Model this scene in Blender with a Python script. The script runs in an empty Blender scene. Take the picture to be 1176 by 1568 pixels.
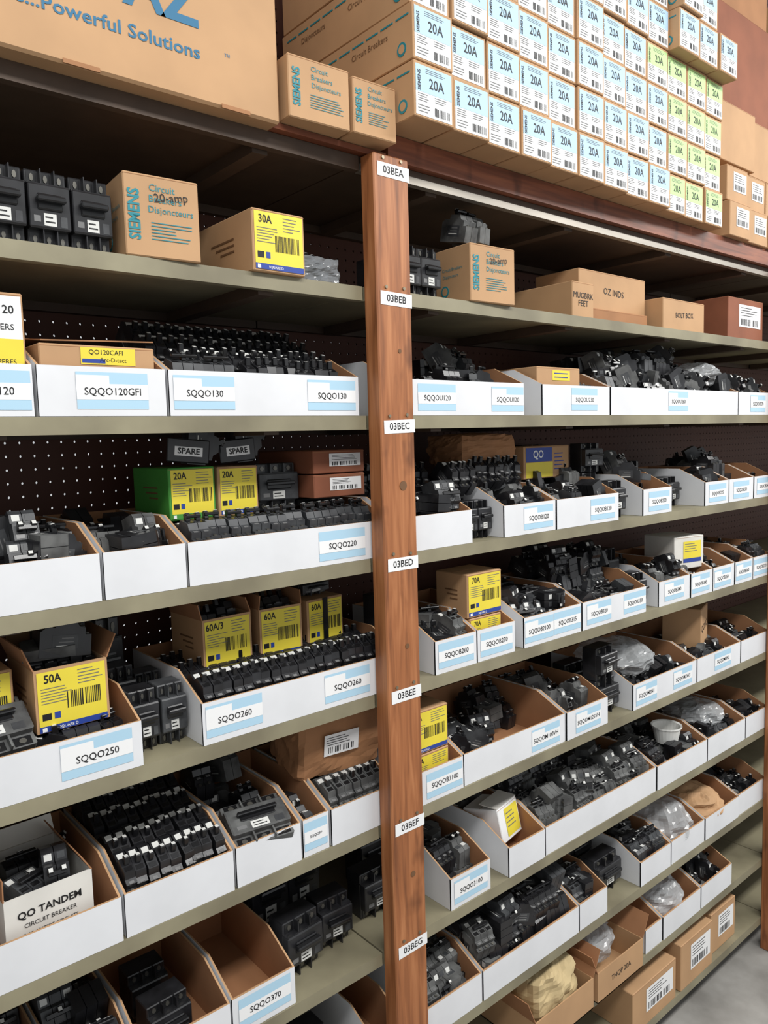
import bpy, math, random
from mathutils import Matrix, Vector, noise
RND = random.Random(7)
T = Matrix.Translation
def RX(d): return Matrix.Rotation(math.radians(d),4,'X')
def RY(d): return Matrix.Rotation(math.radians(d),4,'Y')
def RZ(d): return Matrix.Rotation(math.radians(d),4,'Z')
def SC(x,y,z): return Matrix.Diagonal((x,y,z,1))
def lin(c):
    return tuple(((v/255)/12.92 if v/255<=.04045 else (((v/255)+.055)/1.055)**2.4) for v in c)+(1,)

# ------------------------------------------------------------ materials
MATS={}
def mat(name,rgb,rough=.6,metal=0,var=.0,scale=20,bump=0,stretch=(1,1,1),spec=.5,rgb2=None,lo=.35,hi=.65,alpha=1,detail=4,trans=0):
    m=bpy.data.materials.new(name); m.use_nodes=True
    nt=m.node_tree; b=nt.nodes['Principled BSDF']
    b.inputs['Roughness'].default_value=rough; b.inputs['Metallic'].default_value=metal
    b.inputs['Specular IOR Level'].default_value=spec
    b.inputs['Alpha'].default_value=alpha
    b.inputs['Transmission Weight'].default_value=trans
    c=lin(rgb); b.inputs['Base Color'].default_value=c
    if var or bump or rgb2:
        tc=nt.nodes.new('ShaderNodeTexCoord'); mp=nt.nodes.new('ShaderNodeMapping')
        mp.inputs['Scale'].default_value=stretch
        n=nt.nodes.new('ShaderNodeTexNoise'); n.inputs['Scale'].default_value=scale; n.inputs['Detail'].default_value=detail
        nt.links.new(tc.outputs['Object'],mp.inputs[0]); nt.links.new(mp.outputs[0],n.inputs['Vector'])
        r=nt.nodes.new('ShaderNodeValToRGB')
        r.color_ramp.elements[0].position=lo; r.color_ramp.elements[1].position=hi
        c2=lin(rgb2) if rgb2 else tuple(v*(1-var) for v in c[:3])+(1,)
        r.color_ramp.elements[0].color=c2; r.color_ramp.elements[1].color=c
        nt.links.new(n.outputs['Fac'],r.inputs[0]); nt.links.new(r.outputs[0],b.inputs['Base Color'])
        if bump:
            bp=nt.nodes.new('ShaderNodeBump'); bp.inputs['Strength'].default_value=bump; bp.inputs['Distance'].default_value=.002
            nt.links.new(n.outputs['Fac'],bp.inputs['Height']); nt.links.new(bp.outputs[0],b.inputs['Normal'])
    MATS[name]=m; return m
mat('white_card',(224,225,228),.7,var=.08,scale=9)
mat('white_box',(222,219,212),.7,var=.12,scale=14)
mat('kraft',(190,150,110),.75,var=.14,scale=7,bump=.15)
mat('kraft_dark',(166,118,80),.8,var=.18,scale=9,bump=.3)
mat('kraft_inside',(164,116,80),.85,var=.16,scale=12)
mat('red_brown_card',(142,84,58),.75,var=.2,scale=9)
mat('paper',(236,236,236),.6)
mat('sticker_blue',(172,206,226),.6)
mat('yellow',(232,212,66),.5,var=.06,scale=15)
mat('blue',(38,66,150),.5)
mat('green',(70,150,60),.6,var=.1)
mat('label_green',(182,220,146),.6)
mat('label_blue',(172,204,230),.6)
mat('ink',(18,18,20),.6)
mat('ink_grey',(110,110,110),.6)
mat('teal',(34,128,140),.6)
mat('topaz_blue',(36,104,140),.6)
mat('brown_ink',(110,78,50),.7)
mat('black_plastic',(40,40,43),.30,rgb2=(25,25,27),scale=30,spec=.6)
mat('handle_black',(22,22,24),.25,spec=.6)
mat('dark_grey_plastic',(72,74,76),.45,rgb2=(48,49,52),scale=30)
mat('dusty_plastic',(100,101,100),.7,rgb2=(60,60,60),scale=25)
mat('pale_mark',(210,210,206),.6)
mat('metal',(150,148,142),.4,metal=.9)
mat('dark_metal',(110,108,102),.4,metal=.8)
mat('nail',(150,140,120),.45,metal=.8)
mat('shelf_olive',(146,139,114),.5,rgb2=(120,113,92),scale=6,detail=6)
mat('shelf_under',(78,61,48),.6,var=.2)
mat('rail_steel',(165,158,148),.38,metal=.6,var=.25,scale=14,stretch=(.3,3,3))
mat('plastic_bag',(215,218,220),.15,alpha=.42,spec=.9)
mat('clear_blister',(190,195,200),.1,alpha=.3,spec=.9)
mat('tan_paper',(200,178,134),.8,var=.15,bump=.4,scale=14)
mat('white_plastic',(232,232,228),.35)
# wood post
def wood(name,c0,c1,c2):
    m=bpy.data.materials.new('stained_'+name); m.use_nodes=True; nt=m.node_tree; b=nt.nodes['Principled BSDF']
    tc=nt.nodes.new('ShaderNodeTexCoord'); mp=nt.nodes.new('ShaderNodeMapping'); mp.inputs['Scale'].default_value=(14,14,.9) if name=='wood' else (.9,14,14)
    nt.links.new(tc.outputs['Object'],mp.inputs[0])
    n=nt.nodes.new('ShaderNodeTexNoise'); n.inputs['Scale'].default_value=5; n.inputs['Detail'].default_value=8; n.inputs['Distortion'].default_value=.6
    nt.links.new(mp.outputs[0],n.inputs['Vector'])
    r=nt.nodes.new('ShaderNodeValToRGB'); e=r.color_ramp.elements
    e[0].position=.28; e[0].color=lin(c0); e[1].position=.74; e[1].color=lin(c2)
    x=e.new(.5); x.color=lin(c1)
    nt.links.new(n.outputs['Fac'],r.inputs[0])
    n2=nt.nodes.new('ShaderNodeTexNoise'); n2.inputs['Scale'].default_value=4.5; n2.inputs['Detail'].default_value=3
    mp2=nt.nodes.new('ShaderNodeMapping'); mp2.inputs['Scale'].default_value=(3,3,1.6)
    nt.links.new(tc.outputs['Object'],mp2.inputs[0]); nt.links.new(mp2.outputs[0],n2.inputs['Vector'])
    r2=nt.nodes.new('ShaderNodeValToRGB'); r2.color_ramp.elements[0].position=.29; r2.color_ramp.elements[1].position=.40
    r2.color_ramp.elements[0].color=(.5,.46,.43,1); r2.color_ramp.elements[1].color=(1,1,1,1)
    nt.links.new(n2.outputs['Fac'],r2.inputs[0])
    mx=nt.nodes.new('ShaderNodeMix'); mx.data_type='RGBA'; mx.blend_type='MULTIPLY'; mx.inputs['Factor'].default_value=1
    nt.links.new(r.outputs[0],mx.inputs['A']); nt.links.new(r2.outputs[0],mx.inputs['B'])
    nt.links.new(mx.outputs['Result'],b.inputs['Base Color']); b.inputs['Roughness'].default_value=.5
    bp=nt.nodes.new('ShaderNodeBump'); bp.inputs['Strength'].default_value=.2; bp.inputs['Distance'].default_value=.001
    nt.links.new(n.outputs['Fac'],bp.inputs['Height']); nt.links.new(bp.outputs[0],b.inputs['Normal'])
    MATS[name]=m
wood('wood',(118,70,40),(158,98,58),(188,126,82))
wood('beam_wood',(96,52,34),(126,70,46),(150,88,58))
def pegboard():
    m=bpy.data.materials.new('pegboard'); m.use_nodes=True; nt=m.node_tree; b=nt.nodes['Principled BSDF']
    b.inputs['Base Color'].default_value=lin((84,46,32)); b.inputs['Roughness'].default_value=.6
    tc=nt.nodes.new('ShaderNodeTexCoord'); sp=nt.nodes.new('ShaderNodeSeparateXYZ'); nt.links.new(tc.outputs['Object'],sp.inputs[0])
    def mth(op,a,bv=None):
        n=nt.nodes.new('ShaderNodeMath'); n.operation=op
        for i,q in enumerate([a,bv]):
            if q is None: continue
            if isinstance(q,(int,float)): n.inputs[i].default_value=q
            else: nt.links.new(q,n.inputs[i])
        return n.outputs[0]
    def cell(s):
        f=mth('FRACT',mth('DIVIDE',s,.0254)); return mth('POWER',mth('SUBTRACT',f,.5),2)
    d=mth('SQRT',mth('ADD',cell(sp.outputs[0]),cell(sp.outputs[2])))
    hole=mth('LESS_THAN',d,.10)
    tr=nt.nodes.new('ShaderNodeBsdfTransparent'); mx=nt.nodes.new('ShaderNodeMixShader')
    nt.links.new(hole,mx.inputs[0]); nt.links.new(b.outputs[0],mx.inputs[1]); nt.links.new(tr.outputs[0],mx.inputs[2])
    nt.links.new(mx.outputs[0],nt.nodes['Material Output'].inputs['Surface']); MATS['pegboard']=m
pegboard()
mat('concrete',(158,155,150),.8,rgb2=(118,115,110),scale=5,bump=.3,detail=10)

# ------------------------------------------------------------ mesh builder
_tc={}
def glyphs(s,bold=0):
    k=(s,bold)
    if k not in _tc:
        cu=bpy.data.curves.new('t','FONT'); cu.body=s; cu.align_x='CENTER'; cu.align_y='CENTER'; cu.resolution_u=2; cu.offset=bold
        ob=bpy.data.objects.new('t',cu); bpy.context.collection.objects.link(ob)
        dg=bpy.context.evaluated_depsgraph_get(); dg.update()
        me=ob.evaluated_get(dg).to_mesh()
        _tc[k]=([v.co.copy() for v in me.vertices],[tuple(p.vertices) for p in me.polygons])
        ob.evaluated_get(dg).to_mesh_clear(); bpy.data.objects.remove(ob); bpy.data.curves.remove(cu)
    return _tc[k]
class MB:
    def __init__(s,name='x'): s.name=name; s.v=[]; s.f=[]; s.m=[]; s.M=Matrix()
    def add(s,vs,fs,m,M=None):
        A=s.M@M if M is not None else s.M; o=len(s.v)
        s.v+=[A@Vector(v) for v in vs]; s.f+=[tuple(i+o for i in f) for f in fs]
        s.m+=[m]*len(fs) if isinstance(m,str) else m
    def merge(s,o,M=None): s.add(o.v,o.f,list(o.m),M)
    def box(s,x0,x1,y0,y1,z0,z1,m,M=None,c=0,mtop=None):
        if not c:
            vs=[(x,y,z) for z in(z0,z1) for y in(y0,y1) for x in(x0,x1)]
            fs=[(0,2,3,1),(4,5,7,6),(0,1,5,4),(2,6,7,3),(0,4,6,2),(1,3,7,5)]
            mm=m if mtop is None else [m,mtop,m,m,m,m]
            s.add(vs,fs,mm,M); return
        cx,cy,cz=(x0+x1)/2,(y0+y1)/2,(z0+z1)/2; hx,hy,hz=(x1-x0)/2,(y1-y0)/2,(z1-z0)/2
        vs=[];ix={}
        for sx in(-1,1):
            for sy in(-1,1):
                for sz in(-1,1):
                    ix[sx,sy,sz]=len(vs)
                    vs+=[(cx+sx*hx,cy+sy*(hy-c),cz+sz*(hz-c)),(cx+sx*(hx-c),cy+sy*hy,cz+sz*(hz-c)),(cx+sx*(hx-c),cy+sy*(hy-c),cz+sz*hz)]
        I=lambda a,b,d,k: ix[a,b,d]+k
        fs=[]
        for q in(-1,1):
            fs.append((I(q,-1,-1,0),I(q,1,-1,0),I(q,1,1,0),I(q,-1,1,0)))
            fs.append((I(-1,q,-1,1),I(1,q,-1,1),I(1,q,1,1),I(-1,q,1,1)))
            fs.append((I(-1,-1,q,2),I(1,-1,q,2),I(1,1,q,2),I(-1,1,q,2)))
        for a in(-1,1):
            for b in(-1,1):
                fs.append((I(a,b,-1,0),I(a,b,1,0),I(a,b,1,1),I(a,b,-1,1)))
                fs.append((I(a,-1,b,0),I(a,1,b,0),I(a,1,b,2),I(a,-1,b,2)))
                fs.append((I(-1,a,b,1),I(1,a,b,1),I(1,a,b,2),I(-1,a,b,2)))
                for d in(-1,1): fs.append((I(a,b,d,0),I(a,b,d,1),I(a,b,d,2)))
        s.add(vs,fs,m,M)
    def prism(s,prof,x0,x1,m0,m1,me,M=None):
        n=len(prof); vs=[(x0,y,z) for y,z in prof]+[(x1,y,z) for y,z in prof]
        fs=[tuple(range(n)),tuple(range(2*n-1,n-1,-1))]+[(i,(i+1)%n,(i+1)%n+n,i+n) for i in range(n)]
        s.add(vs,fs,[m0,m1]+[me]*n,M)
    def cyl(s,x,y,z0,z1,r,m,n=10,M=None,r2=None):
        r2=r if r2 is None else r2
        vs=[(x+q*math.cos(2*math.pi*i/n),y+q*math.sin(2*math.pi*i/n),z) for z,q in((z0,r),(z1,r2)) for i in range(n)]
        fs=[tuple(range(n)),tuple(range(n,2*n))]+[(i,(i+1)%n,(i+1)%n+n,i+n) for i in range(n)]
        s.add(vs,fs,m,M)
    def fq(s,x0,x1,z0,z1,y,m,M=None): s.add([(x0,y,z0),(x1,y,z0),(x1,y,z1),(x0,y,z1)],[(0,1,2,3)],m,M)
    def text(s,t,x,y,z,size,m,rot=0,side='front',bold=.0,sx=1,M=None):
        vs,fs=glyphs(t,bold)
        A=T((x,y,z))@{'front':RX(90),'left':RZ(-90)@RX(90),'top':Matrix()}[side]@RZ(rot)@SC(size*sx,size,size)
        s.add(vs,fs,m,(M@A) if M is not None else A)
    def bars(s,x0,x1,z0,z1,y,n,m,seed=1,M=None):
        r=random.Random(seed); h=(z1-z0)/n
        for i in range(n):
            s.fq(x0,x0+(x1-x0)*r.uniform(.55,1),z1-h*(i+.55),z1-h*(i+.3),y,m,M)
    def barcode(s,x0,x1,z0,z1,y,n,seed=1,M=None,m='ink'):
        r=random.Random(seed); w=(x1-x0)/n
        for i in range(n):
            if r.random()<.85: s.fq(x0+w*i,x0+w*(i+r.uniform(.3,.75)),z0,z1,y,m,M)
    def make(s,smooth=False,name=None,parent=None,recenter=True):
        me=bpy.data.meshes.new(name or s.name)
        o=Vector((0,0,0))
        if recenter and s.v:
            xs=[v.x for v in s.v]; ys=[v.y for v in s.v]; zs=[v.z for v in s.v]
            o=Vector(((min(xs)+max(xs))/2,(min(ys)+max(ys))/2,min(zs)))
        me.from_pydata([tuple(v-o) for v in s.v],[],s.f)
        names=[]
        for m in s.m:
            if m not in names: names.append(m)
        for n in names: me.materials.append(MATS[n])
        idx={n:i for i,n in enumerate(names)}
        me.polygons.foreach_set('material_index',[idx[m] for m in s.m])
        if smooth: me.polygons.foreach_set('use_smooth',[True]*len(me.polygons))
        me.update(); ob=bpy.data.objects.new(name or s.name,me); bpy.context.collection.objects.link(ob)
        ob.location=o
        if parent: ob.parent=parent
        return ob

# ------------------------------------------------------------ breaker prototypes
PROF=[(-.038,0),(.038,0),(.038,.040),(.030,.046),(.016,.046),(.012,.056),(-.014,.056),(-.020,.046),(-.029,.044),(-.029,.033),(-.038,.033)]
def breaker(n,body='black_plastic',tip=True,seed=0):
    mb=MB(); w=.0188
    for i in range(n):
        x=(i-(n-1)/2)*w+.0
        mb.prism(PROF,x-w/2+.0006,x+w/2-.0006,body,body,body)
        mb.cyl(x,-.0335,.033,.0350,.0032,'dark_metal',8)
        mb.box(x-.0055,x+.0055,.019,.029,.0460,.0466,'pale_mark' if (i+seed)%2==0 else 'dark_grey_plastic')
        mb.box(x-.006,x+.006,-.012,-.004,.056,.0566,'handle_black')
        mb.box(x-.004,x+.004,-.0285,-.0225,.0440,.0452,'ink_grey')
        if n==1 or i==n//2 or n==2:
            H=T((x,.002,.055))@RX(-24)
            mb.box(-.0042,.0042,-.0045,.0045,0,.014,'handle_black',H,c=.001)
            if tip: mb.box(-.003,.003,-.003,.003,.0141,.0146,'pale_mark',H)
    if n>=2: mb.box(-(n-1)*w/2-.004,(n-1)*w/2+.004,-.002,.006,.062,.067,'handle_black',c=.001)
    hw=n*w/2
    for sx in(-1,1):
        x=sx*(hw-.0002)
        mb.add([(x,-.018,.012),(x,.020,.012),(x,.020,.034),(x,-.018,.034)],[(0,1,2,3)],'dark_grey_plastic')
        for k in range(3): mb.add([(x*1.002,-.012,.016+.006*k),(x*1.002,.014-.004*k,.016+.006*k),(x*1.002,.014-.004*k,.0178+.006*k),(x*1.002,-.012,.0178+.006*k)],[(0,1,2,3)],'ink_grey' if k else 'pale_mark')
    return mb
BR={(n,b):breaker(n,b) for n in(1,2,3) for b in('black_plastic','dark_grey_plastic','dusty_plastic')}
def mccb(body='black_plastic',poles=3):
    """moulded case breaker, unit size: width 1 (x) length 1 (y) height 1 (z), base z=0"""
    mb=MB()
    mb.box(-.5,.5,-.5,.5,0,.62,body,c=.02)
    mb.box(-.5,.5,-.28,.30,.60,.86,body,c=.025)
    mb.box(-.5,.5,.29,.31,.58,.80,body)
    mb.box(-.30,.30,-.04,.17,.85,.90,'handle_black',c=.02)
    mb.box(-.34,.34,.05,.13,.89,1.06,'handle_black',T((0,0,0)),c=.02)
    for i in range(poles):
        x=(i-(poles-1)/2)/poles
        for sy in(-1,1):
            mb.box(x-.34/poles,x+.34/poles,sy*.40-.08,sy*.40+.08,.60,.63,'handle_black')
            mb.cyl(x,sy*.40,.62,.65,.15/poles,'dark_metal',8)
        if i<poles-1:
            mb.box(x+.46/poles,x+.54/poles,-.5,-.28,.60,.80,body)
            mb.box(x+.46/poles,x+.54/poles,.30,.5,.60,.80,body)
    mb.box(-.16,.14,-.24,-.08,.86,.866,'pale_mark'); mb.box(.24,.40,-.24,-.10,.86,.866,'dark_grey_plastic')
    mb.box(-.13,.10,-.20,-.18,.866,.869,'ink'); mb.box(-.13,.05,-.14,-.12,.866,.869,'ink')
    mb.box(-.40,-.24,-.2,-.12,.86,.866,'ink_grey')
    return mb
MC={b:mccb(b) for b in('black_plastic','dark_grey_plastic','dusty_plastic')}

def b_row(name,x0,x1,y,z,tilt=50,n=1,body='black_plastic',jit=3,rows=1,dy=.06,dz=.0,seed=1,flip=False,ymin=.010):
    r=random.Random(seed); mb=MB(name); w=.0195*n
    for k in range(rows):
        x=x0+w/2
        while x+w/2<=x1+.001:
            M=T((x,y+k*dy+r.uniform(-.004,.004),z+k*dz+.010*math.cos(math.radians(tilt))*.5+.038*abs(math.sin(math.radians(tilt)))+.001))@RZ(r.uniform(-jit,jit))@RX(tilt+r.uniform(-jit,jit))
            if flip: M=M@RZ(180)
            mny=min((M@v).y for v in BR[(n,body)].v)
            if mny<ymin: M=T((0,ymin-mny,0))@M
            mb.merge(BR[(n,body)],M); x+=w
    return mb.make()
def b_heap(name,x0,x1,y0,y1,z,layers=1,seed=1,body=None,dens=1.0,poles=(1,1,2,2,3),orderly=.6):
    """loose pile of breakers lying in a bin"""
    r=random.Random(seed); mb=MB(name)
    nx=max(1,int((x1-x0)/.047*dens)); ny=max(1,int((y1-y0)/.062*dens))
    for L in range(layers):
        for i in range(nx):
            for j in range(ny):
                if L and r.random()<.22: continue
                n=r.choice(poles); x=x0+(i+.5)*(x1-x0)/nx; y=y0+(j+.5)*(y1-y0)/ny
                b=body or r.choice(['black_plastic','black_plastic','black_plastic','dark_grey_plastic','dusty_plastic'])
                mode=r.random()
                if r.random()<orderly: yaw=r.choice([0,0,180])+r.uniform(-8,8)
                else: yaw=r.choice([90,20,-25,60])+r.uniform(-12,12)
                if mode<.6: O=RX(r.uniform(-5,25)); h=0
                elif mode<.75: O=RY(r.choice([-90,90])+r.uniform(-8,8)); h=n*.0094
                else: O=RX(r.uniform(60,85)); h=.037
                M=T((x,y,z+L*.040+h+r.uniform(0,.006)))@RZ(yaw)@O
                pts=[M@v for v in BR[(n,b)].v]
                mnx=min(p.x for p in pts);mxx=max(p.x for p in pts);mny=min(p.y for p in pts);mxy=max(p.y for p in pts);mnz=min(p.z for p in pts)
                dx=max(0,x0-mnx)-max(0,mxx-x1); dyy=max(0,y0-mny)-max(0,mxy-y1); dzz=max(0,z+L*.03-mnz)
                mb.merge(BR[(n,b)],T((dx,dyy,dzz))@M)
    return mb.make()
def stack_big(name,cells,body='black_plastic'):
    """cells: (x,y,z,w,h,d,yaw) standing moulded-case breakers with the front towards -y"""
    mb=MB(name)
    for i,(x,y,z,w,h,d,yaw) in enumerate(cells):
        bb=body if isinstance(body,str) else body[i%len(body)]
        mb.merge(MC[bb],T((x,y,z+h/2+.001))@RZ(yaw)@T((0,d/2,0))@RX(90)@T((0,0,-d/2))@SC(w,h,d*.93))
    return mb.make()

# ------------------------------------------------------------ cardboard shelf bin
def bin_(x0,x1,z,labels=(),y=0.0,hf=.072,hb=.112,d=.28,name='cardboard_bin',sw=.108):
    mb=MB(name); t=.0035; x0+=.001; x1-=.001
    prof=[(0,0),(0,hf),(.085,hb),(d,hb),(d,0)]
    mb.M=T((0,y,z+.0005))
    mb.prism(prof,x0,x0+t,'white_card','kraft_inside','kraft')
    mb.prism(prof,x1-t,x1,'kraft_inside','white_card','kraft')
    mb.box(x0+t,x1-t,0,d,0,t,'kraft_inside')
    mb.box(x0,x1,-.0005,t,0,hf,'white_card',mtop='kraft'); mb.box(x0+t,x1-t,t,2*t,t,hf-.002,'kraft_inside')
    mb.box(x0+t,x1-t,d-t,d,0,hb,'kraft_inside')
    for cx,txt in labels:
        w=min(sw,x1-x0-.006); lx=min(max(cx,x0+w/2+.002),x1-w/2-.002); h=.054; zc=hf/2+.001
        j=RND.uniform(-.002,.002)
        mb.fq(lx-w/2,lx+w/2,zc-h/2+j,zc+h/2+j,-.0011,'sticker_blue')
        mb.fq(lx-w/2,lx+w/2,zc-.013+j,zc+.010+j,-.0015,'paper')
        if RND.random()<.5: mb.fq(lx-w/2,lx-w*.05,zc+.010+j,zc+.0225+j,-.0015,'paper')
        if txt: mb.text(txt,lx,-.002,zc-.0015+j,.0155 if w>.09 else .0155*w/.11,'ink',bold=.004,sx=.95)
    return mb.make()

# ------------------------------------------------------------ cartons
def d_yellow(mb,w,h,txt,seed=1,green=False):
    y=-.0008; m=.004
    mb.fq(m,w-m,m,h-m,y,'yellow'); y2=-.0012
    mb.fq(m,w-m,m,h*.13,y2,'green' if green else 'blue')
    mb.text('SQUARE D',w*.42,-.0016,h*.078,h*.06,'paper',bold=.01); mb.fq(w*.07,w*.13,h*.05,h*.11,-.0016,'paper')
    mb.text(txt,w*.24,y2,h*.84,h*.18,'ink',bold=.02,sx=.85)
    mb.bars(w*.08,w*.5,h*.45,h*.72,y2,6,'ink_grey',seed); mb.bars(w*.58,w*.93,h*.66,h*.92,y2,5,'ink_grey',seed+3)
    mb.barcode(w*.42,w*.92,h*.34,h*.60,y2,20,seed); mb.fq(w*.08,w*.2,h*.22,h*.32,y2,'ink')
    mb.fq(w*.24,w*.32,h*.22,h*.32,y2,'blue')
def d_siemens(mb,w,h,txt='',seed=1):
    y=-.0009
    mb.text('SIEMENS',w*.13,y,h*.5,h*.20,'teal',rot=90,bold=.03,sx=.82)
    mb.text('Circuit',w*.50,y,h*.84,h*.12,'teal'); mb.text('Breakers',w*.54,y,h*.71,h*.12,'teal'); mb.text('Disjoncteurs',w*.61,y,h*.58,h*.115,'teal')
    mb.bars(w*.34,w*.9,h*.2,h*.44,y,6,'teal',seed)
    if txt: mb.text(txt,w*.62,-.0013,h*.75,h*.15,'ink',rot=8)
def carton(name,x,y,z,w,d,h,yaw=0,style='plain',txt='',m='kraft',open_=False,seed=1,roll=0,pitch=0,fill=False,flap=.42,sag=0,extra=None):
    """x,y = front-left bottom corner"""
    mb=MB(name); mb.M=T((x,y,z+.0005))@RZ(yaw)@RX(pitch)@RY(roll)
    t=.003
    if not open_:
        mb.box(0,w,0,d,0,h,m,c=.0018)
        mb.box(.001,w-.001,d/2-.0006,d/2+.0006,h,h+.0003,'kraft_dark')
        mb.box(w*.002,w*.998,-.0003,.0,h-.0035,h-.0028,'kraft_dark')
    else:
        mb.box(0,w,0,d,0,t,m); mb.box(0,w,0,t,0,h,m); mb.box(0,w,d-t,d,0,h,m); mb.box(0,t,t,d-t,0,h,m); mb.box(w-t,w,t,d-t,0,h,m)
        r=random.Random(seed); fl=min(w,d)*flap
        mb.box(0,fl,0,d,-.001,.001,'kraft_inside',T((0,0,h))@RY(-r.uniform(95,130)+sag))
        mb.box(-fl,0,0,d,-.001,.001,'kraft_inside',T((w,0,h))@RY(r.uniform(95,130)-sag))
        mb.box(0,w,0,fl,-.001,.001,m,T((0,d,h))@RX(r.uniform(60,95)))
        if fill:
            k=int((w-.008)/.0195)
            for i in range(k):
                mb.merge(BR[(1,'black_plastic')],T((.006+.0195*(i+.5),d*.42,h-.052+r.uniform(0,.014)))@RX(r.uniform(-4,10)))
    if style=='yellow': d_yellow(mb,w,h,txt,seed)
    elif style=='yellowgreen': d_yellow(mb,w,h,txt,seed,True)
    elif style=='siemens':
        d_siemens(mb,w,h,txt,seed)
        mb.text('Circuit Breakers',-.0009,d*.5,h*.62,h*.08,'teal',side='left'); mb.text('Disjoncteurs',-.0009,d*.55,h*.5,h*.08,'teal',side='left')
        mb.cyl(0,0,0,.0007,h*.10,'teal',16,T((-.0003,d*.72,h*.25))@RY(-90)); mb.cyl(0,0,0,.0009,h*.07,m,16,T((-.0003,d*.72,h*.25))@RY(-90))
    elif style=='hand':
        L=txt.split('|')
        for i,q in enumerate(L): mb.text(q,w*.5,-.0009,h*(.5+.22*((len(L)-1)/2-i)),min(h*.24,w*1.5/max(len(q),3)),'ink',rot=RND.uniform(-3,4))
    elif style=='white_label':
        mb.fq(w*.3,w*.92,h*.3,h*.85,-.0008,'paper'); mb.bars(w*.35,w*.85,h*.55,h*.8,-.0012,4,'ink',seed); mb.barcode(w*.35,w*.85,h*.34,h*.5,-.0012,16,seed)
    if style.startswith('yellow'):
        for k in range(3): mb.box(-.001,-.0004,d*.3,d*.3+d*.4*(1-.2*k),h*(.6-.1*k),h*(.63-.1*k),'brown_ink')
    if extra: extra(mb,w,d,h)
    return mb.make()

def crumple(name,x,y,z,sx,sy,sz,m,seed=1,amp=.25,yaw=0,boxy=.0,tilt=0,extra=None,freq=1.9,smooth=False):
    """crumpled bag / parcel made from a noise-folded closed surface"""
    mb=MB(name); n1,n2=52,30; vs=[];fs=[]
    for j in range(n2+1):
        th=math.pi*j/n2
        for i in range(n1):
            ph=2*math.pi*i/n1
            p=Vector((math.sin(th)*math.cos(ph),math.sin(th)*math.sin(ph),-math.cos(th)))
            e=boxy
            if e: 
                mx=max(abs(p.x),abs(p.y),abs(p.z)); p=p.lerp(p/mx,e)
            q=p*freq+Vector((seed*3.1,seed*1.7,0))
            k=1+amp*(1-2.2*abs(noise.noise(q)))*.6+amp*.5*(.5-abs(noise.noise(q*2.1+Vector((5,2,1)))))
            p=p*k; p.z=max(p.z,-.92)
            vs.append((p.x*sx/2,p.y*sy/2,(p.z+.92)*sz/1.9))
    for j in range(n2):
        for i in range(n1):
            fs.append((j*n1+i,j*n1+(i+1)%n1,(j+1)*n1+(i+1)%n1,(j+1)*n1+i))
    mb.M=T((x,y,z+.001))@RZ(yaw)@RX(tilt); mb.add(vs,fs,m)
    if extra: extra(mb)
    return mb.make(smooth=smooth)

# ================================================================= SHELVING
S={1:2.375,2:2.14,3:1.90,4:1.625,5:1.355,6:1.085,7:.815,8:.555,9:.335,10:.115}
S1R=2.375
DEP=.40
bays=[(-1.80,-.060),(-.058,1.72),(1.722,3.5)]
for bi,(a,b) in enumerate(bays):
    for k,z in S.items():
        mb=MB('shelf_board')
        th=.012
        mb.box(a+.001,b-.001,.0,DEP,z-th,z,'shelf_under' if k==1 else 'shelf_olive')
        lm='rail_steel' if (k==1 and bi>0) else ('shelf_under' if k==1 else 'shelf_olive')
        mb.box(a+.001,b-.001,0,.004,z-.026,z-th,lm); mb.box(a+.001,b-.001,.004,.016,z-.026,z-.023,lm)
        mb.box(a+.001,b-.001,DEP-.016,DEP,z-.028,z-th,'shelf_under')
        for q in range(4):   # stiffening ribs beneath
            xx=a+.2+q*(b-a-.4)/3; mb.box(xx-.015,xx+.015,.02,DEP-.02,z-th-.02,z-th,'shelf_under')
        mb.make()
def post(xl,labels):
    mb=MB('wooden_post')
    mb.box(xl,xl+.0855,-.0385,-.0005,.0,2.374,'wood',c=.0025)
    r=random.Random(int(abs(xl)*100))
    for i,(z,t) in enumerate(labels):
        tl=r.uniform(-1.5,1.5)
        M=T((xl+.044,-.0388,z))@RY(tl)
        mb.fq(-.036,.042,-.0125,.0125,-.0004,'paper',M)
        mb.text(t,.003,-.0008,.0,.0185,'ink',bold=.01,M=M)
        for sx in(.022,.066):
            mb.cyl(0,0,0,.0022,.0033,'nail',8,T((xl+sx,-.0386,z+.020+r.uniform(-.002,.002)))@RX(90))
    for zz,rr in((1.765,.009),(1.45,.005),(2.02,.004),(.98,.006)): mb.cyl(0,0,0,.001,rr,'brown_ink',12,T((xl+.052,-.0386,zz))@RX(90))
    mb.make()
lab=['03BEA','03BEB','03BEC','03BED','03BEE','03BEF','03BEG']
LZ=[2.346,2.115,1.878,1.614,1.354,1.085,.828]
post(-.058,list(zip(LZ,lab)))
post(1.685,list(zip(LZ,['03BFA','03BFB','03BFC','03BFD','03BFE','03BFF','03BFG'])))
post(-1.86,list(zip(LZ,['03BDA','03BDB','03BDC','03BDD','03BDE','03BDF','03BDG'])))
mb=MB('wall_back'); mb.box(-1.9,7,DEP+.004,DEP+.010,0,4.0,'pegboard'); mb.make(recenter=False)
mb=MB('floor'); mb.box(-5,7,-4,3,-.05,0,'concrete'); mb.make(recenter=False)

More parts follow.
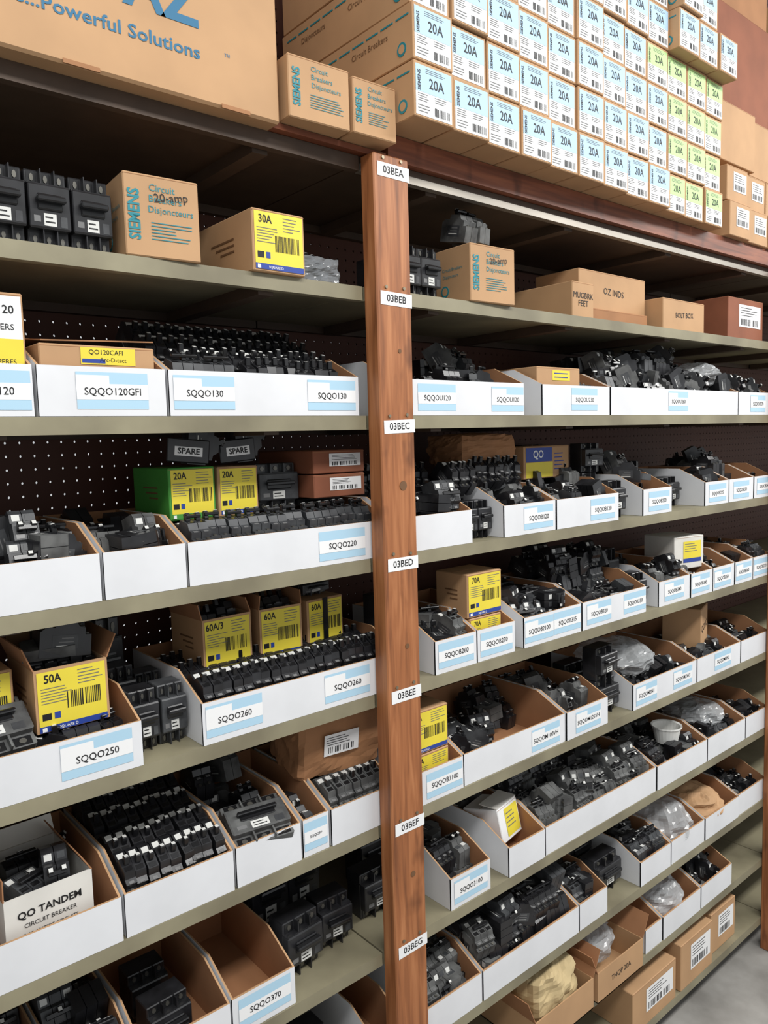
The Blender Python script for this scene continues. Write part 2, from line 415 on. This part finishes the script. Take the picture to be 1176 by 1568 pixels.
# ================================================================= BINS
BL={3:[(-.90,-.657,[(-.715,'SQQO120')]),(-.653,-.461,[(-.545,'SQQO120GFI')]),(-.457,-.077,[(-.395,'SQQO130'),(-.14,'SQQO130')]),
       (.002,.405,[(.128,'SQQOU120'),(.35,'SQQOU120')]),(.474,.748,[(.64,'SQQOU230')]),(.753,1.455,[(1.09,'SQQOU260')]),(1.462,1.68,[(1.60,'SQQOU270')])],
    4:[(-.90,-.58,[]),(-.576,-.442,[]),(-.438,-.010,[(-.125,'SQQO220')]),(.002,.229,[]),(.332,.519,[(.455,'SQQOB120')]),(.523,.787,[(.715,'SQQOB120')]),
       (.908,1.058,[(.99,'SQQOB220')]),(1.252,1.402,[(1.33,'SQQOB225')]),(1.407,1.575,[(1.49,'SQQOB230')]),(1.58,1.71,[(1.66,'SQQOB240')])],
    5:[(-.88,-.531,[(-.602,'SQQO250')]),(-.429,.010,[(-.368,'SQQO260'),(-.125,'SQQO260')]),(.108,.236,[(.172,'SQQOB260')]),(.239,.367,[(.303,'SQQOB270')]),
       (.398,.622,[(.455,'SQQOB2100'),(.568,'SQQOB315')]),(.627,.925,[(.70,'SQQOB320'),(.868,'SQQOB330')]),(.995,1.168,[(1.08,'SQQOB340')]),(1.172,1.304,[(1.23,'SQQOB345')]),
       (1.308,1.447,[(1.37,'SQQOB350')]),(1.451,1.575,[(1.51,'SQQOB360')]),(1.58,1.71,[(1.64,'SQQOB370')])],
    6:[(-.86,-.58,[]),(-.576,-.383,[]),(-.379,-.243,[]),(-.239,-.179,[(-.21,'SQQOFP')]),(-.175,-.010,[]),(.02,.186,[(.128,'SQQOB3100')]),(.19,.555,[(.478,'SQQOM100VH')]),
       (.559,.738,[(.65,'SQQOM125VH')]),(.862,1.212,[(.93,'SQQOM2N1'),(1.13,'SQQOM2W3')]),(1.216,1.50,[(1.38,'SQQOM3N2')]),(1.505,1.71,[])],
    7:[(-.90,-.69,[]),(-.686,-.57,[]),(-.565,-.404,[]),(-.40,-.268,[(-.333,'SQQO370')]),(.14,.27,[(.205,'SQQO3100')]),(.332,.468,[]),(.472,.982,[]),(.986,1.28,[]),(1.284,1.54,[]),(1.545,1.71,[])],
    8:[(-.70,-.45,[]),(-.085,.0,[]),(.06,.232,[]),(.236,.604,[]),(.608,.735,[]),(.90,1.065,[]),(1.07,1.27,[]),(1.275,1.50,[]),(1.505,1.71,[])],
    9:[(.93,1.02,[]),(1.025,1.25,[]),(1.255,1.46,[])]}
for k,l in BL.items():
    for i,(a,b,lb) in enumerate(l): bin_(a,b,S[k],lb,y=RND.uniform(0,.004))

# ================================================================= CONTENTS
def heap(k,a,b,y0=.014,y1=.265,layers=1,seed=1,dens=1.,poles=(1,1,2,2,3),body=None,dz=.005,orderly=.6):
    return b_heap('circuit_breaker_pile',a+.008,b-.008,y0,y1,S[k]+dz,layers,seed,body,dens,poles,orderly)
BROW='circuit_breaker_row'
# shelf 3
def lbl120(mb,w,d,h):
    mb.fq(.003,w-.003,h*.1,h*.97,-.0009,'paper'); mb.fq(.003,w-.003,h*.28,h*.60,-.0012,'yellow'); mb.fq(.003,w-.003,h*.03,h*.28,-.0012,'blue')
    mb.text('120',w*.82,-.0016,h*.85,h*.10,'ink',bold=.01); mb.text('BREAKERS',w*.70,-.0016,h*.70,h*.075,'ink'); mb.text('AMPERES',w*.76,-.0016,h*.40,h*.06,'ink')
carton('breaker_carton',-.795,.014,S[3]+.012,.135,.12,.158,yaw=0,style='plain',seed=4,extra=lbl120)
def lblafi(mb,w,d,h):
    mb.fq(w*.34,w*.82,h*.72,h*.97,-.0009,'yellow'); mb.text('QO120CAFI',w*.56,-.0013,h*.90,h*.10,'ink'); mb.text('Arc-D-tect',w*.62,-.0013,h*.79,h*.09,'ink')
    mb.fq(w*.35,w*.55,h*.74,h*.80,-.0011,'blue')
    mb.box(0,w*.98,0,d*.45,-.001,.001,'kraft_dark',T((.003,0,h+.004))@RX(7)@RY(-2)); mb.box(0,w*.9,0,d*.5,-.001,.001,'kraft',T((.006,d*.45,h+.016))@RX(-5)@RY(3))
carton('worn_carton',-.642,.018,S[3]+.005,.172,.20,.100,seed=3,extra=lblafi)
b_row(BROW,-.44,-.09,.225,S[3]+.088,50,rows=1,seed=3)
b_row(BROW,-.44,-.09,.165,S[3]+.060,46,rows=1,seed=4)
b_row(BROW,-.41,-.09,.105,S[3]+.034,40,rows=1,seed=40,jit=6)
b_row(BROW,-.44,-.32,.055,S[3]+.020,20,n=3,rows=1,seed=6,body='dark_grey_plastic')
b_row(BROW,-.30,-.10,.055,S[3]+.016,25,n=1,rows=1,seed=7,jit=8)
heap(3,.20,.405,layers=2,seed=5,y0=.05); heap(3,.25,.405,layers=1,seed=95,y0=.12,dz=.08); heap(3,.002,.19,layers=1,seed=96,y0=.03)
def lbly(mb,w,d,h):
    mb.fq(w*.34,w*.75,h*.70,h*.93,-.0009,'yellow'); mb.bars(w*.38,w*.7,h*.72,h*.9,-.0013,2,'blue',2)
carton('breaker_carton',.49,.03,S[3]+.012,.17,.2,.105,style='plain',seed=5,extra=lbly)
heap(3,.665,.748,layers=1,seed=6)
heap(3,.753,1.455,layers=2,seed=8,dens=1.1); heap(3,.80,1.30,layers=1,seed=98,y0=.06,dz=.085); heap(3,1.0,1.2,layers=1,seed=99,y0=.06,dz=.12)
crumple('plastic_bag',1.36,.10,S[3]+.09,.14,.14,.07,'plastic_bag',3)
heap(3,1.462,1.68,layers=2,seed=9)
# shelf 4 left
heap(4,-.90,-.58,layers=2,seed=11,poles=(2,3,3),orderly=.8); heap(4,-.576,-.442,layers=1,seed=12,poles=(2,3),dz=.03,orderly=1)
b_row(BROW,-.425,-.02,.055,S[4]+.036,8,rows=1,n=2,seed=13,body='dark_grey_plastic',jit=5)
b_row(BROW,-.425,-.02,.17,S[4]+.006,4,rows=2,n=1,seed=14,jit=2,dy=.08)
# right S4
heap(4,.002,.229,layers=2,seed=21,dz=.01); b_row(BROW,.02,.22,.17,S[4]+.09,35,seed=29,jit=4)
stack_big('breaker_tower',[(.257,.02,S[4],.044,.085,.06,0),(.304,.02,S[4],.044,.085,.06,0),(.257,.095,S[4],.044,.085,.06,0),(.304,.095,S[4],.044,.085,.06,0),(.28,.18,S[4],.08,.11,.07,0)])
b_row(BROW,.24,.33,.12,S[4]+.09,40,seed=91,jit=4)
heap(4,.332,.519,layers=2,seed=23,dz=.01); heap(4,.332,.519,layers=1,seed=123,dz=.09,y0=.09); b_row(BROW,.345,.51,.14,S[4]+.095,38,seed=30,jit=4)
heap(4,.523,.787,layers=1,seed=24,dz=.02); heap(4,.523,.787,layers=2,seed=124,dz=.04,y0=.11)
stack_big('breaker_tower',[(.83,.01,S[4],.06,.10,.07,0),(.83,.09,S[4],.07,.12,.07,4),(.83,.09,S[4]+.122,.075,.08,.07,-4),(.73,.305,S[4],.1,.16,.07,0),(.85,.305,S[4],.1,.20,.07,0),(.96,.305,S[4],.1,.19,.07,0)])
heap(4,.908,1.058,layers=3,seed=25,y0=.04); heap(4,1.252,1.402,layers=1,seed=26,dz=.03);heap(4,1.407,1.575,layers=3,seed=27,y0=.06);heap(4,1.58,1.71,layers=1,seed=28)
stack_big('breaker_tower',[(1.12,.04,S[4],.08,.09,.07,0),(1.2,.06,S[4],.07,.09,.07,0),(1.13,.15,S[4],.09,.14,.07,0)])
# shelf 5
heap(5,-.88,-.531,layers=1,seed=31,poles=(2,3),y0=.02)
b_row(BROW,-.417,-.005,.05,S[5]+.028,28,seed=33,jit=4,rows=1); b_row(BROW,-.417,-.005,.135,S[5]+.03,20,seed=34,jit=2,rows=2,dy=.075)
stack_big('breaker_tower',[(-.505,.03,S[5],.045,.10,.07,0),(-.456,.03,S[5],.045,.10,.07,0),(-.505,.12,S[5],.045,.12,.07,0),(-.456,.12,S[5],.045,.10,.07,0),(-.50,.21,S[5],.07,.19,.07,5)],['black_plastic','dark_grey_plastic'])
stack_big('breaker_tower',[(.06,.06,S[5],.08,.09,.07,0),(.06,.06,S[5]+.091,.08,.08,.07,0)])
heap(5,.108,.236,layers=2,seed=35,poles=(2,3),dz=.01)
heap(5,.398,.622,layers=2,seed=36,poles=(2,3,3)); heap(5,.627,.925,layers=1,seed=37,dz=.0); heap(5,.627,.925,y0=.10,layers=3,seed=38,dz=.03)
heap(5,.995,1.168,layers=2,seed=39)
stack_big('breaker_tower',[(.958,.02,S[5],.05,.10,.07,0),(.958,.11,S[5],.05,.16,.07,0)])
for a,b,s in[(1.172,1.304,40),(1.308,1.447,41),(1.451,1.575,42),(1.58,1.71,43)]: heap(5,a,b,layers=1+s%2,seed=s)
def lbw(mb,w,d,h):
    mb.fq(w*.3,w*.9,h*.3,h*.85,-.0008,'yellow'); mb.bars(w*.35,w*.85,h*.5,h*.8,-.0012,4,'ink_grey',3); mb.fq(w*.3,w*.9,h*.2,h*.32,-.0011,'blue')
carton('breaker_carton',1.18,.06,S[5]+.075,.13,.12,.10,yaw=-12,m='white_box',seed=90,extra=lbw)
# shelf 6
b_row(BROW,-.567,-.392,.05,S[6]+.028,32,seed=51,jit=5); b_row(BROW,-.567,-.392,.115,S[6]+.04,30,seed=151,jit=6); b_row(BROW,-.567,-.392,.18,S[6]+.052,30,seed=152,jit=6); b_row(BROW,-.567,-.392,.235,S[6]+.064,34,seed=153,jit=4)
heap(6,-.379,-.243,layers=2,seed=52,poles=(2,3),y0=.09,orderly=.9); heap(6,-.379,-.243,layers=1,seed=252,poles=(2,3),y0=.17,dz=.085,orderly=.9)
heap(6,-.239,-.179,layers=1,seed=53,poles=(1,)); b_row(BROW,-.165,-.02,.05,S[6]+.03,25,seed=54,body='dusty_plastic')
heap(6,.19,.40,y0=.07,layers=1,seed=55,poles=(2,3)); heap(6,.19,.32,y0=.10,layers=1,seed=56,dz=.045,poles=(2,3)); heap(6,.40,.555,y0=.14,layers=2,seed=257,poles=(2,3)); heap(6,.559,.738,layers=2,seed=57,y0=.05)
stack_big('breaker_tower',[(.80,.02,S[6],.09,.095,.075,0),(.80,.02,S[6]+.096,.085,.09,.075,3),(.80,.12,S[6],.09,.12,.075,0)])
heap(6,.862,1.212,layers=1,seed=58); heap(6,1.216,1.50,layers=1,seed=59); heap(6,1.505,1.71,layers=1,seed=60)
crumple('plastic_bag',.98,.14,S[6]+.06,.2,.2,.09,'plastic_bag',5)
# shelf 7
heap(7,-.90,-.69,layers=2,seed=61,poles=(3,),orderly=1); heap(7,-.686,-.57,layers=2,seed=62,poles=(3,),orderly=1); 
stack_big('breaker_tower',[(-.49,.03,S[7]+.006,.075,.085,.075,3),(-.49,.12,S[7]+.006,.07,.09,.075,0)])
stack_big('breaker_tower',[(-.205,.04,S[7],.085,.11,.08,4),(-.115,.06,S[7],.075,.10,.08,-3),(-.21,.16,S[7],.085,.20,.08,0),(-.12,.17,S[7],.08,.20,.08,0),(-.21,.27,S[7],.085,.22,.07,0)])
stack_big('breaker_tower',[(.02,.08,S[7],.09,.10,.08,0),(.09,.18,S[7],.09,.13,.08,0)])
heap(7,.14,.27,layers=2,seed=63,poles=(3,2),y0=.05); heap(7,.472,.982,layers=2,seed=64,poles=(3,),body='dusty_plastic',orderly=.95); heap(7,.472,.80,layers=1,y0=.12,dz=.085,seed=164,poles=(3,),orderly=.9)
heap(7,.986,1.10,layers=2,seed=65,poles=(2,3)); heap(7,1.10,1.28,layers=1,seed=165,poles=(2,3)); heap(7,1.10,1.28,layers=1,y0=.17,dz=.045,seed=166,poles=(2,3))
heap(7,1.284,1.54,layers=1,seed=66); heap(7,1.545,1.71,layers=1,seed=67)
crumple('plastic_bag',1.45,.14,S[7]+.05,.17,.18,.07,'plastic_bag',9)
heap(7,.332,.468,y0=.16,layers=2,seed=68,poles=(2,3))
# white plastic tub resting on the breakers in the far bin
mb=MB('white_plastic_tub'); n=24; tx,ty,tz=1.185,.085,S[7]+.070
for z0_,z1_,r0,r1 in[(0,.048,.034,.044),(.048,.053,.047,.047),(.053,.050,.047,.042),(.050,.004,.042,.032)]:
    vs=[(r*math.cos(6.2832*i/n),r*math.sin(6.2832*i/n),z) for r,z in((r0,z0_),(r1,z1_)) for i in range(n)]
    mb.add(vs,[(i,(i+1)%n,(i+1)%n+n,i+n) for i in range(n)],'white_plastic',T((tx,ty,tz)))
mb.cyl(tx,ty,tz,tz+.004,.034,'white_plastic',24); mb.make()
# shelf 8
heap(8,.06,.232,layers=2,seed=71,poles=(3,2),body='dusty_plastic',orderly=.9); heap(8,.236,.604,layers=3,seed=72,poles=(3,),orderly=.9); heap(8,.608,.735,layers=2,seed=73,poles=(3,),orderly=1)
heap(8,.90,1.065,layers=2,seed=74,poles=(3,)); crumple('plastic_bag',1.17,.12,S[8]+.01,.17,.22,.12,'plastic_bag',12); crumple('kraft_parcel',1.38,.12,S[8]+.01,.18,.22,.1,'kraft',13,amp=.2); heap(8,1.505,1.71,seed=75)
stack_big('breaker_tower',[(.82,.03,S[8],.11,.10,.08,0),(.82,.13,S[8],.11,.14,.08,0)])
stack_big('breaker_tower',[(-.36,.03,S[8],.12,.10,.09,0),(-.22,.03,S[8],.12,.12,.09,0),(-.36,.14,S[8],.12,.16,.09,0),(-.22,.14,S[8],.12,.16,.09,0)])
# shelf 9
crumple('plastic_bag',1.13,.12,S[9]+.01,.18,.2,.11,'plastic_bag',15); heap(9,1.255,1.46,seed=77)

# ------------------------------------------------------------ cartons, shelf 2
stack_big('large_circuit_breaker_row',[(-.735+.0605*i,.0,S[2],.057,.106,.07,0) for i in range(4)])
carton('breaker_carton',-.512,.0,S[2],.118,.10,.122,yaw=-4,style='siemens',txt='20-amp',seed=2)
carton('breaker_carton',-.300,-.01,S[2],.104,.20,.102,yaw=0,style='yellow',txt='30A',seed=6)
stack_big('breaker_tower',[(-.365,.10,S[2],.06,.07,.06,0)])
crumple('plastic_blister_pack',-.15,.06,S[2],.10,.10,.045,'clear_blister',3,boxy=.7,amp=.12); b_row(BROW,-.115,-.065,.12,S[2],5,n=1,seed=80)
stack_big('large_circuit_breaker_row',[(.085,.01,S[2],.055,.10,.065,0),(.142,.01,S[2],.055,.10,.065,0),(.085,.10,S[2],.055,.09,.065,0)])
carton('breaker_carton',.228,-.005,S[2],.135,.11,.120,yaw=-3,style='siemens',txt='20-amp',seed=3)
b_row(BROW,.24,.35,.06,S[2]+.122,12,n=2,seed=81,body='dusty_plastic',jit=10)
carton('kraft_carton',.603,.01,S[2],.088,.30,.085,style='hand',txt='MUGBRK|FEET',seed=3)
carton('kraft_carton',.70,.06,S[2]+.036,.31,.14,.10,style='hand',txt='OZ INDS')
carton('kraft_carton',.70,.04,S[2],.29,.2,.035,m='kraft_dark')
carton('kraft_carton',1.02,.01,S[2],.23,.22,.085,style='hand',txt='BOLT BOX')
carton('brown_carton',1.40,.01,S[2],.24,.25,.125,style='white_label',m='red_brown_card')
# shelf 1 : big carton, small cartons, stack
mb=MB('large_shipping_carton'); zb=S[1]+.0005
mb.box(-1.25,-.252,-.035,.37,zb,zb+.55,'kraft',c=.004)
TX=-.535
mb.text('TOPAZ',TX,-.0358,zb+.133,.082,'topaz_blue',bold=.03,sx=1.05); mb.text('Friendly Service...Powerful Solutions',TX-.082,-.0358,zb+.070,.0265,'topaz_blue',bold=.015,sx=1.15)
mb.text('®',TX+.142,-.0358,zb+.155,.02,'topaz_blue'); mb.text('™',-.347,-.0358,zb+.078,.012,'topaz_blue')
for q in(-.60,-.36): mb.box(q,q+.05,-.0365,-.034,zb-.0,zb+.006,'kraft_dark')
mb.make()
carton('breaker_carton',-.243,-.048,S[1]+.012,.122,.12,.100,yaw=-3,style='siemens',seed=5)
carton('breaker_carton',-.116,-.058,S[1]+.012,.096,.12,.094,yaw=-2,style='siemens',seed=7)
mb=MB('wooden_crossbeam'); mb.box(-.004,1.70,-.018,.34,S1R+.001,S1R+.048,'beam_wood'); mb.box(-.255,-.008,-.016,.34,S1R+.001,S1R+.011,'beam_wood'); mb.make()
# repeated small cartons
def stackbox(green):
    mb=MB(); w,h,d=.0990,.0955,.40
    mb.box(0,w,0,d,0,h,'kraft',c=.0015)
    mb.fq(.0035,w-.006,.004,h-.006,-.0006,'paper')
    mb.fq(.0035,w-.006,h*.46,h-.006,-.0009,'label_green' if green else 'label_blue')
    mb.text('20A',w*.55,-.0013,h*.64,.025,'ink',bold=.01,sx=.9); mb.text('SIEMENS',.012,-.0013,h*.66,.0095,'ink',rot=90,bold=.02)
    mb.bars(w*.28,w*.9,h*.80,h*.90,-.0013,3,'ink_grey',3); mb.bars(w*.08,w*.45,h*.28,h*.44,-.0012,4,'ink_grey',4); mb.bars(w*.5,w*.9,h*.32,h*.44,-.0012,3,'ink_grey',9)
    mb.barcode(w*.5,w*.9,h*.09,h*.24,-.0012,14,5); mb.bars(w*.08,w*.4,h*.08,h*.24,-.0012,3,'ink_grey',6)
    mb.text('Circuit Breakers',-.0008,d*.30,h*.62,.016,'brown_ink',side='left'); mb.text('Disjoncteurs',-.0008,d*.72,h*.62,.016,'brown_ink',side='left')
    for k in range(9): mb.box(-.0009,-.0003,.01+k*.042,.01+k*.042+.034,h*.80,h*.83,'teal')
    mb.cyl(0,0,0,.0007,.012,'teal',14,T((-.0003,.03,h*.25))@RY(-90)); mb.cyl(0,0,0,.0009,.008,'kraft',14,T((-.0003,.03,h*.25))@RY(-90))
    return mb
SBb,SBg=stackbox(False),stackbox(True)
st=MB('breaker_carton_stack'); r=random.Random(4)
rows=[6]*8+[7,8,7,5]
for c in range(12):
    for q in range(rows[c]):
        g=(c>=9 and q<4) or (c==8 and q in(3,))
        x=-.014+c*.1027
        pull=-.035 if (c>=9 and q>=4) else 0
        st.merge(SBg if g else SBb,T((x+r.uniform(-.0015,.0015),-.100+.004*c+pull+r.uniform(-.006,.006),S1R+.0495+q*.0972))@RZ(r.uniform(-.5,.5)))
st.make()
for (x,z,w,h,y) in[(1.30,.027,.13,.10,-.04),(1.44,.027,.13,.10,-.03),(1.58,.027,.14,.10,-.03),(1.30,.130,.13,.10,-.03),(1.44,.130,.13,.10,-.02),(1.58,.130,.14,.10,-.02)]:
    carton('breaker_carton',x,y,S1R+z+.022,w,.25,h,style='white_label',seed=int(x*10))
for (x,z,w,h,y,m) in[(1.28,.257,.26,.17,.0,'kraft'),(1.55,.257,.25,.17,.02,'kraft'),(1.30,.432,.40,.30,.03,'red_brown_card'),(1.76,.0,.34,.24,-.0,'kraft'),(2.12,.0,.4,.3,0,'kraft'),(1.76,.245,.34,.26,.02,'kraft_dark'),(2.12,.305,.4,.3,.02,'kraft'),(1.74,.51,.36,.35,.04,'kraft'),(1.30,.737,.42,.4,.05,'kraft_dark'),(2.55,0,.5,.7,.02,'kraft')]:
    carton('kraft_carton',x,y,S1R+z+(.022 if x<1.7 else 0),w,.3,h,style='plain',m=m,seed=int(x*10))
# ------------------------------------------------------------ cartons, shelves 4-7
carton('breaker_carton',-.42,.10,S[4]+.098,.088,.15,.092,style='yellowgreen',txt='20A',m='green',seed=8)
carton('breaker_carton',-.326,.10,S[4]+.098,.084,.12,.090,style='yellow',txt='20A',seed=9,yaw=2)
stack_big('dark_circuit_breaker',[(-.19,.10,S[4]+.098,.085,.09,.07,-5)],'dark_grey_plastic')
def spare(x,y,z,yaw,roll):
    mb=MB('spare_circuit_breaker'); mb.M=T((x,y,z+.003))@RZ(yaw)@RY(roll)
    mb.merge(BR[(2,'black_plastic')],T((0,0,.038))@RZ(90)@RX(90)@RZ(0))
    mb.box(-.038,.038,-.022,-.0185,.002,.044,'black_plastic',c=.002)
    mb.box(-.025,.025,-.0228,-.0222,.014,.030,'paper'); mb.text('SPARE',0,-.0235,.022,.0145,'ink',bold=.02)
    mb.make()
spare(-.375,.13,S[4]+.193,-8,6); spare(-.272,.14,S[4]+.191,3,-4)
stack_big('breaker_tower',[(-.075,.12,S[4]+.098,.11,.019,.12,0)])
carton('brown_long_carton',-.138,.07,S[4]+.119,.125,.2,.045,style='white_label',m='red_brown_card',seed=4)
carton('brown_long_carton',-.138,.07,S[4]+.166,.125,.2,.045,style='white_label',m='red_brown_card',seed=5)
# right S4 packages
def lblq(mb,w,d,h):
    mb.fq(w*.04,w*.62,h*.04,h*.5,-.0009,'yellow'); mb.fq(w*.04,w*.6,h*.52,h*.95,-.0009,'blue'); mb.text('QO',w*.3,-.0013,h*.74,h*.34,'paper',bold=.02)
    mb.bars(w*.66,w*.95,h*.2,h*.8,-.0009,5,'blue',4)
carton('breaker_carton',.56,.13,S[4]+.115,.21,.1,.085,style='plain',m='kraft',seed=12,yaw=4,extra=lblq)
crumple('wrapped_package',.43,.19,S[4]+.16,.20,.14,.075,'kraft_dark',4,boxy=.7,amp=.10)
# S5
carton('breaker_carton',-.672,.05,S[5]+.070,.110,.14,.100,style='yellow',txt='50A',open_=True,seed=11,fill=True,flap=.35)
carton('breaker_carton',-.805,.08,S[5]+.078,.112,.14,.095,style='yellow',txt='50A',seed=13)
mb=MB('circuit_breaker_pile')
mb.merge(BR[(3,'black_plastic')],T((-.615,.10,S[5]+.178))@RZ(85)@RX(6)); mb.merge(BR[(2,'dark_grey_plastic')],T((-.60,.16,S[5]+.178))@RZ(95)); mb.merge(BR[(1,'dusty_plastic')],T((-.64,.075,S[5]+.186))@RZ(80)@RY(80)); mb.make()
mb=MB('grey_circuit_breaker'); mb.merge(MC['dusty_plastic'],T((-.738,.075,S[5]+.075))@RZ(5)@RX(38)@SC(.11,.09,.05)); mb.make()
def strap(mb,w,d,h): mb.box(w*.42,w*.55,-.003,-.0015,-.001,h+.001,'handle_black')
for x,t,yw,s in[(-.366,'60A/3',2,15),(-.248,'60A',-4,16),(-.138,'60A',3,17)]:
    carton('breaker_carton',x,.11,S[5]+.085,.102 if s==15 else .092,.12,.098,yaw=yw,style='yellow',txt=t,open_=(s!=17),seed=s,fill=True,flap=.3,sag=25,extra=strap if s==17 else None)
stack_big('dark_circuit_breaker',[(-.09,.13,S[5]+.184,.07,.03,.06,5)],'dark_grey_plastic')
carton('breaker_carton',.248,.035,S[5]+.005,.108,.10,.085,style='yellow',txt='70A',seed=18); carton('breaker_carton',.243,.035,S[5]+.092,.115,.10,.10,style='yellow',txt='70A',seed=19)
# S6
carton('breaker_carton',.05,.03,S[6]+.005,.12,.12,.088,style='yellow',txt='100A',seed=20); carton('breaker_carton',.045,.03,S[6]+.095,.124,.12,.095,style='yellow',txt='100A',seed=21)
def tand(mb,w,d,h):
    mb.text('QO TANDEM',w*.5,-.0009,h*.62,h*.20,'ink',bold=.02); mb.text('CIRCUIT BREAKER',w*.5,-.0009,h*.40,h*.12,'ink'); mb.text('2-15 AMPERE CIRCUITS',w*.5,-.0009,h*.22,h*.10,'ink')
    mb.merge(BR[(3,'dark_grey_plastic')],T((w*.35,d*.35,h*.30))@RZ(20)@RX(20)); mb.merge(BR[(2,'black_plastic')],T((w*.72,d*.45,h*.8))@RZ(-10)@RX(70)); mb.merge(BR[(3,'black_plastic')],T((w*.45,d*.72,h*.3))@RX(10))
carton('white_breaker_carton',-.742,.022,S[6]+.042,.128,.16,.078,yaw=2,m='white_box',open_=True,seed=22,extra=tand,flap=.25,sag=40)
heap(6,-.86,-.585,y0=.185,layers=2,seed=255,poles=(2,),dens=.9,dz=.0)
def pl(mb):
    mb.fq(-.05,.03,.045,.090,-.0715,'paper'); mb.bars(-.045,.02,.065,.085,-.072,4,'ink',3); mb.barcode(-.04,.02,.050,.063,-.072,16,4)
crumple('kraft_parcel',-.085,.135,S[6]+.112,.200,.13,.135,'kraft_dark',2,amp=.12,boxy=.85,yaw=-6,tilt=8,extra=pl,freq=1.3)
mb=MB('grey_circuit_breaker'); mb.merge(MC['dusty_plastic'],T((-.310,.055,S[6]+.060))@RZ(-8)@RX(28)@SC(.112,.09,.05)); mb.make()
def smallw(mb,w,d,h):
    mb.fq(w*.3,w*.95,h*.1,h*.9,-.0009,'yellow'); mb.bars(w*.35,w*.85,h*.3,h*.8,-.0013,4,'ink_grey',3); mb.box(0,w,.0,d*.5,-.001,.001,'white_box',T((0,0,h+.002))@RX(12))
carton('small_white_carton',.365,.045,S[7]+.05,.095,.10,.085,yaw=12,m='paper',seed=30,pitch=-12,extra=smallw)
carton('kraft_carton',1.33,.05,S[6]+.07,.12,.12,.13,yaw=18,style='hand',txt='QOM-2')
# S9 / S10 open kraft boxes
carton('open_kraft_carton',.66,-.02,S[9],.22,.3,.085,open_=True,style='hand',txt='THQP 20A',seed=33,flap=.3)
carton('open_kraft_carton',.40,-.02,S[9],.24,.3,.085,open_=True,seed=34,flap=.3)
crumple('tan_paper_bag',.52,.10,S[9]+.02,.18,.2,.13,'tan_paper',21,amp=.16,boxy=.6,freq=1.6)
crumple('plastic_bag',.78,.14,S[9]+.02,.18,.2,.10,'plastic_bag',22)
for x,w,h,y in[(.86,.24,.13,.0),(1.13,.20,.15,.0),(1.36,.17,.14,.02)]:
    carton('kraft_carton',x,y,S[10],w,.25,h,style='white_label',seed=int(x*9))

# ================================================================= LIGHT
w=bpy.data.worlds.new('World'); bpy.context.scene.world=w; w.use_nodes=True
w.node_tree.nodes['Background'].inputs[0].default_value=(.95,.98,1,1); w.node_tree.nodes['Background'].inputs[1].default_value=.58
def area(loc,sx,sy,pw,rot=(0,0,0),col=(1,.99,.965)):
    l=bpy.data.lights.new('ceiling_tube_light','AREA'); l.shape='RECTANGLE'; l.size=sx; l.size_y=sy; l.energy=pw; l.color=col
    o=bpy.data.objects.new('ceiling_tube_light',l); o.location=loc; o.rotation_euler=[math.radians(a) for a in rot]; bpy.context.collection.objects.link(o)
area((-1.0,-1.7,3.6),2.4,.4,62,(18,0,0)); area((1.9,-1.7,3.6),2.4,.4,70,(18,0,0)); area((4.6,-1.7,3.6),2.4,.4,75,(18,0,0))

# ================================================================= CAMERA
cam=bpy.data.cameras.new('camera'); co=bpy.data.objects.new('camera',cam); bpy.context.collection.objects.link(co)
R=Vector((.7619,-.6471,-.0280)).normalized(); F=Vector((.6425,.7605,-.0943)).normalized()
U=R.cross(F).normalized(); R=F.cross(U).normalized()
co.matrix_world=Matrix(((R.x,U.x,-F.x,-.989),(R.y,U.y,-F.y,-1.143),(R.z,U.z,-F.z,1.855),(0,0,0,1)))
cam.sensor_fit='VERTICAL'; cam.sensor_height=24; cam.lens=24*1178/1568; cam.clip_start=.02
bpy.context.scene.camera=co
bpy.context.scene.view_settings.view_transform='Standard'
bpy.context.scene.view_settings.exposure=0
